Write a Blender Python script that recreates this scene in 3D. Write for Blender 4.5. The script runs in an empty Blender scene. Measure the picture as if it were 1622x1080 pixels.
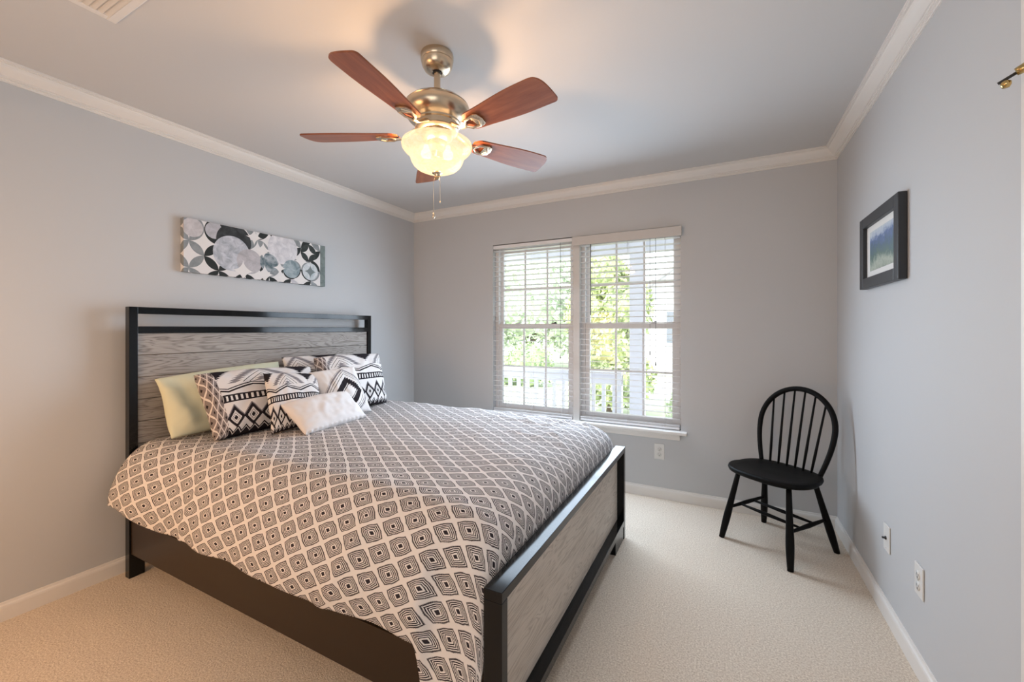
import bpy, bmesh, math, random
from mathutils import Vector, Matrix, noise
random.seed(7)
PI = math.pi
SC = bpy.context.scene
COL = SC.collection

# ------------------------------------------------------------------ camera
cam_d = bpy.data.cameras.new('camera')
cam_d.sensor_width = 36.0
cam_d.lens = 654.4 / 1622 * 36.0
cam_d.shift_y = -18.4 / 1622
cam_d.clip_start = 0.02
cam = bpy.data.objects.new('camera', cam_d)
cam.location = (0, 0, 1.265)
cam.rotation_euler = (PI / 2, 0, 0.473486)
COL.objects.link(cam)
SC.camera = cam

# ------------------------------------------------------------------ view
SC.view_settings.view_transform = 'Standard'
SC.view_settings.look = 'None'
SC.view_settings.exposure = 0.0
SC.view_settings.gamma = 1.0
SC.view_settings.use_curve_mapping = False

# ------------------------------------------------------------------ world (bright hazy sky)
w = bpy.data.worlds.new('sky')
SC.world = w
w.use_nodes = True
nt = w.node_tree
nt.nodes['Background'].inputs[0].default_value = (0.86, 0.93, 1.0, 1)
nt.nodes['Background'].inputs[1].default_value = 3.0

# room dimensions (metres)
XL, XR, YB, YW, ZC = -2.79, 0.64, -0.75, 3.2685, 2.415


def lamp(name, kind, loc, energy, color, rot=(0, 0, 0), size=None, size_y=None, radius=None, angle=None):
    d = bpy.data.lights.new(name, kind)
    d.energy = energy
    d.color = color
    if kind == 'AREA':
        d.shape = 'RECTANGLE'
        d.size = size
        d.size_y = size_y
    if radius is not None:
        d.shadow_soft_size = radius
    if angle is not None:
        d.angle = angle
    o = bpy.data.objects.new(name, d)
    o.location = loc
    o.rotation_euler = rot
    COL.objects.link(o)
    return o


# sun over the roof: lights the yard and the porch rail, never enters the room
lamp('sun', 'SUN', (0, -5, 12), 7, (1.0, 0.95, 0.86), rot=(math.radians(38), 0, math.radians(-25)), angle=0.02)
# daylight coming in through the pair of windows
for k in range(4):
    d1 = lamp('window_daylight', 'AREA', (-1.075, 3.175, 0.83 + k * 0.335), 10.6, (0.69, 0.835, 1.0), rot=(math.radians(-68), 0, 0), size=1.52, size_y=0.30)
    d1.visible_camera = False
# added warm fill at the wall behind the camera, for the lower left
d2 = lamp('warm_fill', 'AREA', (-2.15, YB + 0.06, 0.85), 29, (1.0, 0.55, 0.24), rot=(math.radians(72), 0, 0), size=0.8, size_y=1.5)
d2.visible_camera = False
d3 = lamp('neutral_fill', 'AREA', (-0.35, YB + 0.06, 1.45), 13, (1.0, 0.93, 0.86), rot=(math.radians(80), 0, 0), size=1.3, size_y=1.3)  # added neutral fill behind the camera, brightens footboard and near carpet
d3.visible_camera = False


# ================================================================== helpers
def tag(o, label=None, cat=None, group=None, kind=None):
    if label: o['label'] = label
    if cat: o['category'] = cat
    if group: o['group'] = group
    if kind: o['kind'] = kind
    return o


def thing(name, label, cat, loc=(0, 0, 0), rz=0.0, group=None):
    o = bpy.data.objects.new(name, None)
    o.empty_display_size = 0.1
    o.location = loc
    o.rotation_euler = (0, 0, rz)
    COL.objects.link(o)
    return tag(o, label, cat, group)


def link(name, bm, mats, parent=None, smooth=False, auto=None, recalc=True):
    if recalc:
        bmesh.ops.recalc_face_normals(bm, faces=bm.faces[:])
    me = bpy.data.meshes.new(name)
    bm.to_mesh(me)
    bm.free()
    if not isinstance(mats, (list, tuple)): mats = [mats]
    for m in mats: me.materials.append(m)
    if smooth:
        for p in me.polygons: p.use_smooth = True
    if auto is not None:
        me.set_sharp_from_angle(angle=math.radians(auto))
    o = bpy.data.objects.new(name, me)
    COL.objects.link(o)
    if parent: o.parent = parent
    return o


def struct(name, bm, mats, **k):
    return tag(link(name, bm, mats, **k), kind='structure')


def box(bm, x0, x1, y0, y1, z0, z1, bev=0.0, seg=2, mi=0):
    b = bmesh.new()
    vs = [b.verts.new(p) for p in ((x0, y0, z0), (x1, y0, z0), (x1, y1, z0), (x0, y1, z0), (x0, y0, z1), (x1, y0, z1), (x1, y1, z1), (x0, y1, z1))]
    for f in ((0, 3, 2, 1), (4, 5, 6, 7), (0, 1, 5, 4), (1, 2, 6, 5), (2, 3, 7, 6), (3, 0, 4, 7)):
        b.faces.new([vs[i] for i in f])
    if bev > 0:
        bmesh.ops.bevel(b, geom=b.edges[:], offset=bev, segments=seg, profile=0.5, affect='EDGES')
    merge(bm, b, mi)
    return bm


def merge(bm, b, mi=0, mat=None):
    mp = {}
    for v in b.verts:
        mp[v] = bm.verts.new(mat @ v.co if mat else v.co)
    for f in b.faces:
        try:
            nf = bm.faces.new([mp[v] for v in f.verts])
            nf.material_index = mi
            nf.smooth = f.smooth
        except ValueError:
            pass
    b.free()


def BX(*a, **k):
    return box(bmesh.new(), *a, **k)


def lathe(bm, prof, cx=0, cy=0, seg=48, mi=0, cap=True):
    rings = []
    for r, z in prof:
        if r < 1e-5:
            rings.append([bm.verts.new((cx, cy, z))])
        else:
            rings.append([bm.verts.new((cx + r * math.cos(2 * PI * i / seg), cy + r * math.sin(2 * PI * i / seg), z)) for i in range(seg)])
    for a, b in zip(rings, rings[1:]):
        for i in range(seg):
            j = (i + 1) % seg
            if len(a) == 1 and len(b) == 1: continue
            if len(a) == 1: f = bm.faces.new((a[0], b[j], b[i]))
            elif len(b) == 1: f = bm.faces.new((a[i], a[j], b[0]))
            else: f = bm.faces.new((a[i], a[j], b[j], b[i]))
            f.material_index = mi
            f.smooth = True
    if cap:
        for r in (rings[0], rings[-1]):
            if len(r) > 1:
                f = bm.faces.new(r); f.material_index = mi
    return bm


def tube(bm, pts, rads, seg=12, mi=0, closed=False, flat=None):
    """swept round (or flattened) bar through pts"""
    pts = [Vector(p) for p in pts]
    n = len(pts)
    if not isinstance(rads, (list, tuple)): rads = [rads] * n
    rings = []
    up = None
    for i, p in enumerate(pts):
        if closed: t = pts[(i + 1) % n] - pts[i - 1]
        else: t = pts[min(i + 1, n - 1)] - pts[max(i - 1, 0)]
        t.normalize()
        if up is None:
            a = Vector((0, 0, 1)) if abs(t.z) < 0.9 else Vector((1, 0, 0))
        else: a = up
        x = (a - t * a.dot(t)).normalized()
        up = x
        y = t.cross(x)
        r = rads[i]
        fx, fy = (flat if flat else (1, 1))
        rings.append([bm.verts.new(p + x * (r * fx * math.cos(2 * PI * k / seg)) + y * (r * fy * math.sin(2 * PI * k / seg))) for k in range(seg)])
    rng = range(n) if closed else range(n - 1)
    for i in rng:
        a, b = rings[i], rings[(i + 1) % n]
        for k in range(seg):
            j = (k + 1) % seg
            f = bm.faces.new((a[k], a[j], b[j], b[k]))
            f.smooth = True; f.material_index = mi
    if not closed:
        for r in (rings[0], rings[-1]):
            f = bm.faces.new(r); f.material_index = mi
    return bm


def prism(bm, outline, z0, z1, mi=0, bev=0.0):
    b = bmesh.new()
    lo = [b.verts.new((x, y, z0)) for x, y in outline]
    hi = [b.verts.new((x, y, z1)) for x, y in outline]
    n = len(lo)
    b.faces.new(lo[::-1]); b.faces.new(hi)
    for i in range(n):
        b.faces.new((lo[i], lo[(i + 1) % n], hi[(i + 1) % n], hi[i]))
    if bev:
        eds = [e for e in b.edges if abs(e.verts[0].co.z - e.verts[1].co.z) < 1e-6]
        bmesh.ops.bevel(b, geom=eds, offset=bev, segments=3, profile=0.5, affect='EDGES')
    merge(bm, b, mi)
    return bm


# ---------------------------------------------------------------- materials
def s2l(c):
    return tuple(((x / 12.92) if x <= 0.04045 else ((x + 0.055) / 1.055) ** 2.4) for x in c)


class Mat:
    def __init__(s, name, color=(0.5, 0.5, 0.5), rough=0.5, metal=0.0, spec=0.5):
        s.m = bpy.data.materials.new(name)
        s.m.use_nodes = True
        s.nt = s.m.node_tree
        s.p = s.nt.nodes['Principled BSDF']
        s.p.inputs['Base Color'].default_value = (*color, 1)
        s.p.inputs['Roughness'].default_value = rough
        s.p.inputs['Metallic'].default_value = metal
        s.p.inputs['Specular IOR Level'].default_value = spec
        s.out = s.nt.nodes['Material Output']

    def node(s, t, **k):
        n = s.nt.nodes.new(t)
        for a, b in k.items(): setattr(n, a, b)
        return n

    def link(s, a, b):
        s.nt.links.new(a, b)

    def uv(s):
        n = s.node('ShaderNodeUVMap')
        sp = s.node('ShaderNodeSeparateXYZ')
        s.link(n.outputs[0], sp.inputs[0])
        return Ex(s, sp.outputs[0]), Ex(s, sp.outputs[1])

    def obj(s):
        n = s.node('ShaderNodeTexCoord')
        return n.outputs['Object']

    def xyz(s, sock):
        sp = s.node('ShaderNodeSeparateXYZ')
        s.link(sock, sp.inputs[0])
        return [Ex(s, sp.outputs[i]) for i in range(3)]

    def vec(s, *e):
        c = s.node('ShaderNodeCombineXYZ')
        for i, v in enumerate(e):
            if isinstance(v, Ex): s.link(v.s, c.inputs[i])
            else: c.inputs[i].default_value = v
        return c.outputs[0]

    def noise(s, vec=None, scale=5, detail=3, rough=0.5, dist=0.0):
        n = s.node('ShaderNodeTexNoise')
        n.inputs['Scale'].default_value = scale
        n.inputs['Detail'].default_value = detail
        n.inputs['Roughness'].default_value = rough
        n.inputs['Distortion'].default_value = dist
        s.link(vec if vec is not None else s.obj(), n.inputs['Vector'])
        return Ex(s, n.outputs['Fac'])

    def mix(s, f, a, b):
        n = s.node('ShaderNodeMix', data_type='RGBA')
        for sock, v in ((n.inputs[0], f), (n.inputs[6], a), (n.inputs[7], b)):
            if isinstance(v, Ex): s.link(v.s, sock)
            elif isinstance(v, (int, float)): sock.default_value = v
            elif isinstance(v, tuple): sock.default_value = (*v, 1)
            else: s.link(v, sock)
        return n.outputs[2]

    def ramp(s, f, stops):
        n = s.node('ShaderNodeValToRGB')
        e = n.color_ramp.elements
        while len(e) < len(stops): e.new(0.5)
        for i, (p, c) in enumerate(stops):
            e[i].position = p; e[i].color = (*c, 1)
        s.link(f.s, n.inputs[0])
        return n.outputs[0]

    def base(s, sock):
        s.link(sock, s.p.inputs['Base Color']); return s

    def bump(s, h, strength=0.3, dist=0.002):
        n = s.node('ShaderNodeBump')
        n.inputs['Strength'].default_value = strength
        n.inputs['Distance'].default_value = dist
        s.link(h.s, n.inputs['Height'])
        s.link(n.outputs[0], s.p.inputs['Normal'])
        return s


class Ex:
    """small arithmetic wrapper around shader math nodes"""
    def __init__(s, m, sock): s.m, s.s = m, sock

    def op(s, o, *a):
        n = s.m.node('ShaderNodeMath', operation=o)
        for i, v in enumerate((s,) + a):
            if isinstance(v, Ex): s.m.link(v.s, n.inputs[i])
            else: n.inputs[i].default_value = v
        return Ex(s.m, n.outputs[0])

    def __add__(s, o): return s.op('ADD', o)
    __radd__ = __add__
    def __sub__(s, o): return s.op('SUBTRACT', o)
    def __rsub__(s, o): return (s * -1) + o
    def __mul__(s, o): return s.op('MULTIPLY', o)
    __rmul__ = __mul__
    def __truediv__(s, o): return s.op('DIVIDE', o)
    def lt(s, o): return s.op('LESS_THAN', o)
    def gt(s, o): return s.op('GREATER_THAN', o)
    def abs(s): return s.op('ABSOLUTE')
    def fr(s): return s.op('FRACT')
    def fl(s): return s.op('FLOOR')
    def sin(s): return s.op('SINE')
    def sqrt(s): return s.op('SQRT')
    def pow(s, o): return s.op('POWER', o)
    def max(s, o): return s.op('MAXIMUM', o)
    def min(s, o): return s.op('MINIMUM', o)
    def tri(s): return ((s.fr() - 0.5).abs() * 2)          # 1..0..1 triangle, period 1
    def band(s, a, b): return s.gt(a) * s.lt(b)


def wood_grey(name, along='Y', dark=(0.13, 0.112, 0.098), lite=(0.43, 0.40, 0.375), plank=0.113):
    m = Mat(name, rough=0.55, spec=0.3)
    x, y, z = m.xyz(m.obj())
    pid = ((z - 1.236) / plank).fl()
    v = m.vec(x * 2, y * 1.3 + pid * 3.7, z * 13 + pid * 1.9)
    n1 = m.noise(v, 1.6, 2, 0.5, 0.9)
    rings = (n1 * 62).sin() * 0.5 + 0.5
    v2 = m.vec(x * 3, y * 5, z * 130)
    n2 = m.noise(v2, 3.0, 3, 0.6)
    v3 = m.vec(x, y * 2 + pid * 9, z * 9)
    n3 = m.noise(v3, 1.1, 1)
    f = rings.pow(4.0) * 0.40 + n2 * 0.55 + (n3 - 0.5) * 0.3
    m.base(m.ramp(f, [(0.18, lite), (0.55, tuple((a + b) / 2 for a, b in zip(dark, lite))), (0.95, dark)]))
    m.bump(n2, 0.25, 0.001)
    return m.m


def cherry(name):
    m = Mat(name, rough=0.33, spec=0.5)
    x, y, z = m.xyz(m.obj())
    n = m.noise(m.vec(x * 3, y * 28, z * 28), 1.5, 3, 0.55, 0.6)
    m.base(m.ramp(n, [(0.3, (0.20, 0.055, 0.022)), (0.7, (0.34, 0.115, 0.05))]))
    return m.m


WALLC = (0.57, 0.585, 0.60)
m_wall = Mat('wall_paint', WALLC, 0.6, spec=0.3); m_wall.bump(m_wall.noise(scale=220, detail=2), 0.06, 0.001); m_wall = m_wall.m
m_ceil = Mat('ceiling_paint', (0.64, 0.64, 0.64), 0.75, spec=0.2); m_ceil.bump(m_ceil.noise(scale=120, detail=2), 0.06, 0.001); m_ceil = m_ceil.m
m_trim = Mat('trim_paint', (0.80, 0.78, 0.75), 0.35).m
m_carpet = Mat('carpet', rough=0.95, spec=0.1)
_n = m_carpet.noise(scale=150, detail=3, rough=0.8)
_n2 = m_carpet.noise(scale=4.5, detail=3, rough=0.55)
m_carpet.base(m_carpet.mix((_n - 0.34) * 3.0, (0.54, 0.435, 0.335), (0.95, 0.85, 0.725)))
m_carpet.bump(_n + _n2 * 2.5, 0.9, 0.004)
m_carpet = m_carpet.m
m_black = Mat('black_lacquer', (0.006, 0.007, 0.008), 0.10, spec=0.32).m
m_reflect_brown = Mat('reflect_brown_side', (0.030, 0.017, 0.008), 0.30, spec=0.3).m  # side rails: brown cast of warm reflected light put into the base colour
m_chair = Mat('black_paint', (0.004, 0.004, 0.004), 0.5, spec=0.12).m
m_headwood = wood_grey('headboard_wood')
m_footwood = wood_grey('footboard_wood', plank=3.0, lite=(0.64, 0.585, 0.52), dark=(0.36, 0.315, 0.27))
m_cherry = cherry('cherry_blade')
m_vinyl = Mat('white_vinyl', (0.82, 0.83, 0.85), 0.35).m
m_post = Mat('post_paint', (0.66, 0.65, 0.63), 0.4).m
m_valance = Mat('valance_shaded', (0.60, 0.58, 0.56), 0.45).m  # white valance with its shading put into the base colour
m_blind = Mat('blind_white', (0.83, 0.83, 0.84), 0.35)
m_blind.p.inputs['Transmission Weight'].default_value = 0.0
m_blind = m_blind.m
m_plate = Mat('plate_plastic', (0.78, 0.78, 0.76), 0.3).m
m_dark = Mat('dark_slot', (0.02, 0.02, 0.02), 0.5).m
m_cord = Mat('cord_grey', (0.10, 0.10, 0.10), 0.6).m
m_cordw = Mat('cord_white', (0.7, 0.7, 0.7), 0.7).m
m_brass = Mat('brass', (0.55, 0.40, 0.17), 0.22, metal=1.0).m
m_nickel = Mat('brushed_nickel', (0.62, 0.51, 0.38), 0.27, metal=1.0)
_x, _y, _z = m_nickel.xyz(m_nickel.obj())
m_nickel.bump(m_nickel.noise(m_nickel.vec(_x * 4, _y * 4, _z * 500), 2, 2), 0.15, 0.0005)
m_nickel = m_nickel.m
m_chain = Mat('chain_metal', (0.7, 0.62, 0.5), 0.3, metal=1.0).m

# clear window glass
m_glass = bpy.data.materials.new('window_glass'); m_glass.use_nodes = True
_t = m_glass.node_tree; _t.nodes.clear()
_o = _t.nodes.new('ShaderNodeOutputMaterial'); _m = _t.nodes.new('ShaderNodeMixShader')
_a = _t.nodes.new('ShaderNodeBsdfTransparent'); _b = _t.nodes.new('ShaderNodeBsdfGlossy')
_b.inputs['Roughness'].default_value = 0.02
_a.inputs[0].default_value = (0.97, 0.985, 0.98, 1)
_m.inputs[0].default_value = 0.05
_t.links.new(_a.outputs[0], _m.inputs[1]); _t.links.new(_b.outputs[0], _m.inputs[2]); _t.links.new(_m.outputs[0], _o.inputs[0])

# alabaster glass of the fan light (lit from inside)
m_bowl = bpy.data.materials.new('alabaster_glass'); m_bowl.use_nodes = True
_t = m_bowl.node_tree; _t.nodes.clear()
_o = _t.nodes.new('ShaderNodeOutputMaterial')
_tr = _t.nodes.new('ShaderNodeBsdfTranslucent'); _tr.inputs[0].default_value = (0.035, 0.031, 0.024, 1)
_tp = _t.nodes.new('ShaderNodeBsdfTransparent'); _tp.inputs[0].default_value = (0.50, 0.46, 0.40, 1)
_gl = _t.nodes.new('ShaderNodeBsdfGlossy'); _gl.inputs['Roughness'].default_value = 0.15
_m1 = _t.nodes.new('ShaderNodeMixShader'); _m1.inputs[0].default_value = 0.6
_m2 = _t.nodes.new('ShaderNodeMixShader'); _m2.inputs[0].default_value = 0.05
_em = _t.nodes.new('ShaderNodeEmission')
_nz = _t.nodes.new('ShaderNodeTexNoise'); _nz.inputs['Scale'].default_value = 14; _nz.inputs['Detail'].default_value = 4; _nz.inputs['Distortion'].default_value = 1.2
_rp = _t.nodes.new('ShaderNodeValToRGB')
_rp.color_ramp.elements[0].position = 0.35; _rp.color_ramp.elements[0].color = (1.0, 0.70, 0.40, 1)
_rp.color_ramp.elements[1].position = 0.65; _rp.color_ramp.elements[1].color = (1.0, 0.80, 0.55, 1)
_t.links.new(_nz.outputs['Fac'], _rp.inputs[0]); _t.links.new(_rp.outputs[0], _em.inputs[0])
_em.inputs[1].default_value = 0.78
_ad = _t.nodes.new('ShaderNodeAddShader')
_t.links.new(_tr.outputs[0], _m1.inputs[1]); _t.links.new(_tp.outputs[0], _m1.inputs[2])
_t.links.new(_m1.outputs[0], _m2.inputs[1]); _t.links.new(_gl.outputs[0], _m2.inputs[2])
_t.links.new(_m2.outputs[0], _ad.inputs[0]); _t.links.new(_em.outputs[0], _ad.inputs[1])
_t.links.new(_ad.outputs[0], _o.inputs[0])

m_bulb = bpy.data.materials.new('bulb_glow'); m_bulb.use_nodes = True
_t = m_bulb.node_tree; _t.nodes.clear()
_o = _t.nodes.new('ShaderNodeOutputMaterial'); _ad = _t.nodes.new('ShaderNodeAddShader')
_tp = _t.nodes.new('ShaderNodeBsdfTransparent'); _em = _t.nodes.new('ShaderNodeEmission')
_em.inputs[0].default_value = (1, 0.80, 0.55, 1); _em.inputs[1].default_value = 1.2
_t.links.new(_tp.outputs[0], _ad.inputs[0]); _t.links.new(_em.outputs[0], _ad.inputs[1]); _t.links.new(_ad.outputs[0], _o.inputs[0])

# ---- duvet cover: lattice of concentric squares with ragged rims
CREAM = (0.80, 0.765, 0.75)
INK = (0.022, 0.018, 0.022)
GREY = (0.25, 0.235, 0.25)


def make_duvet_mat():
    m = Mat('duvet_print', rough=0.85, spec=0.15)
    u, v = m.uv()
    nn = m.noise(m.vec(u, v, 0.0), 2.2, 2)
    n2 = m.noise(m.vec(u, v, 7.0), 2.2, 2)
    uu, vv = u + (nn - 0.5) * 0.12, v + (n2 - 0.5) * 0.12
    a, b = (uu.fr() - 0.5), (vv.fr() - 0.5)
    ax, by = a.abs(), b.abs()
    d = ax.max(by) + (ax * by) * 0.28
    rag = ((ax.min(by) * 30 + a * 6).fr().lt(0.5) - 0.5) * 0.022
    ink = d.lt(0.085)
    ink = ink.max(d.band(0.146, 0.182)).max(d.band(0.218, 0.258)).max(d.band(0.292, 0.334))
    dr = d + rag
    ink = ink.max(dr.band(0.370, 0.428))
    dn = m.noise(m.vec(u, v, 3.0), 60, 2)
    m.base(m.mix(ink, CREAM, m.mix(dn, INK, tuple(c * 2.2 for c in INK))))
    wv = m.noise(m.vec(u * 9, v * 9, 0.0), 12, 2)
    m.bump(wv, 0.12, 0.001)
    return m.m


m_duvet = make_duvet_mat()


def fabric(name, col, rough=0.85):
    m = Mat(name, col, rough, spec=0.15)
    m.bump(m.noise(scale=400, detail=2), 0.15, 0.0006)
    return m.m


m_green = fabric('pale_green_cotton', (0.70, 0.72, 0.55))
m_white = fabric('white_cotton', (0.82, 0.79, 0.78))
m_mattress = fabric('mattress_ticking', (0.7, 0.7, 0.7))


def aztec(name, gusset=True, shift=0.0):
    m = Mat(name, rough=0.85, spec=0.15)
    u, v = m.uv()
    v0 = v
    ink = None
    # bottom zigzag
    z0 = (u * 14 + 0.1).tri() * 0.09
    zig = (v - 0.03 - z0)
    ink = v.lt(0.15) * zig.lt(0.035) * zig.gt(-0.2) * (1 - zig.band(-0.012, 0.004))
    # row of stepped diamonds
    p = 7.4
    du = ((u * p + shift).fr() - 0.5).abs() * 1.9
    dv = ((v - 0.27) / 0.135).abs()
    st = ((dv * 9).fl() / 9)
    d = du + st * 0.92
    dia = v.band(0.10, 0.44)
    ink = ink.max(dia * (d.band(0.60, 0.98).max(d.lt(0.20)).max(d.band(0.36, 0.42))))
    halo = dia * d.band(0.98, 1.12) * v.gt(0.27)
    # ladder band
    lad = v.band(0.47, 0.56)
    tick = (u * 26).fr().lt(0.45)
    ink = ink.max(lad * (1 - tick * v.band(0.487, 0.543)))
    # wavy lines
    w1 = v - 0.585 - (u * 2.6 + shift).tri() * 0.07
    ink = ink.max(w1.band(0.0, 0.02) * v.lt(0.72)).max(w1.band(0.035, 0.048) * v.lt(0.72))
    # big serrated chevrons
    ch = (u * 1.55 + 0.3 + shift).tri() * 0.42
    ser = ((v * 26).fr() - 0.5) * 0.05
    q = v - 0.64 - ch + 0.20
    top = v.gt(0.70)
    qs = q + ser
    grey = top * (qs.band(0.07, 0.15).max(qs.band(-0.16, -0.09)))
    ink = ink.max(top * (qs.lt(-0.27).max(qs.gt(0.33))))
    lines = q.band(-0.055, -0.045).max(q.band(0.01, 0.02))
    ink = ink.max(top * lines)
    col = m.mix(grey.max(halo), (0.80, 0.77, 0.76), GREY)
    col = m.mix(ink.min(1.0), col, INK)
    if gusset:
        a, b = (u * 17 + v * 5).fr() - 0.5, (u * -17 + v * 5).fr() - 0.5
        e = a.abs().max(b.abs())
        gcol = m.mix(e.lt(0.42), (0.75, 0.70, 0.68), (0.24, 0.21, 0.21))
        gcol = m.mix(e.lt(0.12), gcol, INK)
        col = m.mix(u.lt(0.13), col, gcol)
    m.base(col)
    m.bump(m.noise(scale=400, detail=2), 0.15, 0.0006)
    return m.m


def accent_mat():
    m = Mat('accent_print', rough=0.85, spec=0.15)
    u, v = m.uv()
    x, y = (u - 0.56) * 0.92, (v - 0.47) * 1.1
    d = x.abs() + y.abs()
    t = (x - y)
    ser = ((t * 17).fr() - 0.5).abs() * 0.09
    s2 = ((t * 30).fr() - 0.5).abs() * 0.06
    ink = (d + ser).band(0.155, 0.29)
    ink = ink.max(d.band(0.345, 0.357)).max(d.band(0.40, 0.412))
    gr = (d - s2).band(0.43, 0.475)
    col = m.mix(gr, (0.82, 0.79, 0.78), GREY)
    col = m.mix(ink, col, INK)
    m.base(col)
    m.bump(m.noise(scale=400, detail=2), 0.15, 0.0006)
    return m.m


# ================================================================== room shell
T = 0.14
WX0, WX1, WZ0, WZ1 = -1.870, -0.280, 0.520, 2.030     # window opening
struct('floor', BX(XL - T, XR + T, YB - T, YW + 0.0, -0.12, 0.0), m_carpet)
struct('ceiling', BX(XL - T, XR + T, YB - T, YW + T, ZC, ZC + 0.12), m_ceil)
struct('wall_left', BX(XL - T, XL, YB - T, YW, 0, ZC), m_wall)
bm = bmesh.new()
DY0, DY1, DZ = 0.52, 1.331, 2.04      # door opening in the right wall
box(bm, XR, XR + T, DY1, YW, 0, ZC)
box(bm, XR, XR + T, YB - T, DY0, 0, ZC)
box(bm, XR, XR + T, DY0, DY1, DZ, ZC)
struct('wall_right', bm, m_wall)
bm = bmesh.new()
box(bm, XL - T, WX0, YW, YW + T, -0.12, ZC)
box(bm, WX1, XR + T, YW, YW + T, -0.12, ZC)
box(bm, WX0, WX1, YW, YW + T, -0.12, WZ0)
box(bm, WX0, WX1, YW, YW + T, WZ1, ZC)
struct('wall_back', bm, m_wall)
struct('wall_front', BX(XL - T, XR + T, YB - T, YB, 0, ZC), m_wall)


def profile_run(name, prof, p0, p1, inward, mat, m0=0, m1=0):
    """extrude a moulding profile (offset from wall, z) from p0 to p1; mitre ends by m0/m1 * offset"""
    bm = bmesh.new()
    p0, p1, inward = Vector((*p0, 0)), Vector((*p1, 0)), Vector((*inward, 0))
    dr = (p1 - p0).normalized()
    a = [bm.verts.new(p0 + inward * o + dr * (o * m0) + Vector((0, 0, z))) for o, z in prof]
    b = [bm.verts.new(p1 + inward * o - dr * (o * m1) + Vector((0, 0, z))) for o, z in prof]
    n = len(prof)
    for i in range(n):
        j = (i + 1) % n
        bm.faces.new((a[i], a[j], b[j], b[i]))
    bm.faces.new(a); bm.faces.new(b)
    return struct(name, bm, mat)


cz = ZC
crown = [(0, cz), (0.070, cz), (0.070, cz - 0.007), (0.063, cz - 0.008), (0.063, cz - 0.012), (0.056, cz - 0.013),
         (0.054, cz - 0.020), (0.048, cz - 0.028), (0.038, cz - 0.037), (0.028, cz - 0.045), (0.021, cz - 0.050), (0.016, cz - 0.051), (0.016, cz - 0.057),
         (0.011, cz - 0.058), (0.012, cz - 0.064), (0.006, cz - 0.066), (0.006, cz - 0.073), (0, cz - 0.073)]
profile_run('trim_1', crown, (XL, YB), (XL, YW), (1, 0), m_trim, 1, 1)
profile_run('trim_2', crown, (XL, YW), (XR, YW), (0, -1), m_trim, 1, 1)
profile_run('trim_3', crown, (XR, YB), (XR, YW), (-1, 0), m_trim, 1, 1)
basep = [(0, 0), (0.014, 0), (0.014, 0.058), (0.012, 0.066), (0.007, 0.071), (0.005, 0.079), (0, 0.080)]
profile_run('baseboard_left', basep, (XL, YB), (XL, YW), (1, 0), m_trim, 1, 1)
profile_run('baseboard_back', basep, (XL, YW), (XR, YW), (0, -1), m_trim, 1, 1)
profile_run('baseboard_right', basep, (XR, 1.421), (XR, YW), (-1, 0), m_trim, 0, 1)

# door in the right wall (only its casing edge and hinge stop show)
door = bpy.data.objects.new('door_1', None); COL.objects.link(door); tag(door, kind='structure')
bm = bmesh.new()
for y0, y1 in ((DY1 + 0.005, 1.418), (DY0 - 0.085, DY0 - 0.005)):
    box(bm, XR - 0.016, XR, y0, y1, 0, DZ + 0.005, 0.004)
box(bm, XR - 0.016, XR, DY0 - 0.085, 1.418, DZ + 0.005, DZ + 0.09, 0.004)
box(bm, XR, XR + T, DY1 - 0.018, DY1, 0, DZ)
box(bm, XR, XR + T, DY0, DY0 + 0.018, 0, DZ)
box(bm, XR, XR + T, DY0, DY1, DZ - 0.018, DZ)
link('door_casing', bm, m_trim, door)
bm = BX(XR + 0.004, XR + 0.039, DY0 + 0.02, DY1 - 0.022, 0.012, DZ - 0.022, 0.002)
for z0, z1 in ((0.22, 0.95), (1.12, 1.86)):
    for y0, y1 in ((DY0 + 0.12, DY0 + 0.36), (DY1 - 0.36, DY1 - 0.12)):
        box(bm, XR - 0.001, XR + 0.006, y0, y1, z0, z1, 0.003)
link('door_panel', bm, m_trim, door)
bm = bmesh.new()
lathe(bm, [(0, 1.845), (0.006, 1.845), (0.0075, 1.85), (0.0075, 1.935), (0.006, 1.94), (0, 1.943)], XR - 0.022, DY1 - 0.004 + 0.012, 16)
box(bm, XR - 0.018, XR - 0.0155, DY1 + 0.006, DY1 + 0.034, 1.85, 1.935)
link('hinge', bm, m_brass, door)

# hinge pin door stop
hs = thing('door_stop', 'small brass hinge pin door stop with black rod above the door hinge', 'door stop', (XR - 0.030, DY1 + 0.040, 1.862))
bm = bmesh.new()
tube(bm, [(0.006, -0.002, 0.002), (-0.010, 0.007, -0.004)], [0.0115, 0.009], 14)
link('collar', bm, m_brass, hs)
bm = bmesh.new()
tube(bm, [(-0.004, 0.004, -0.003), (-0.034, 0.020, -0.018)], 0.0035, 10)
link('rod', bm, m_dark, hs)
bm = bmesh.new()
lathe(bm, [(0, -0.013), (0.006, -0.012), (0.009, -0.006), (0.009, 0), (0.004, 0.004), (0, 0.005)], 0, 0, 18)
o = link('bumper', bm, m_brass, hs); o.location = (-0.024, 0.012, -0.021)

# window sill (stool) and apron
struct('trim_4', BX(WX0 - 0.05, -0.236, YW - 0.045, YW + 0.06, 0.492, 0.516, 0.005), m_trim)
bm = bmesh.new()
box(bm, WX0 - 0.005, -0.285, YW - 0.016, YW, 0.448, 0.492, 0.004)
box(bm, WX0 - 0.005, -0.285, YW - 0.022, YW, 0.470, 0.492, 0.004)
struct('trim_5', bm, m_trim)


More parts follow.
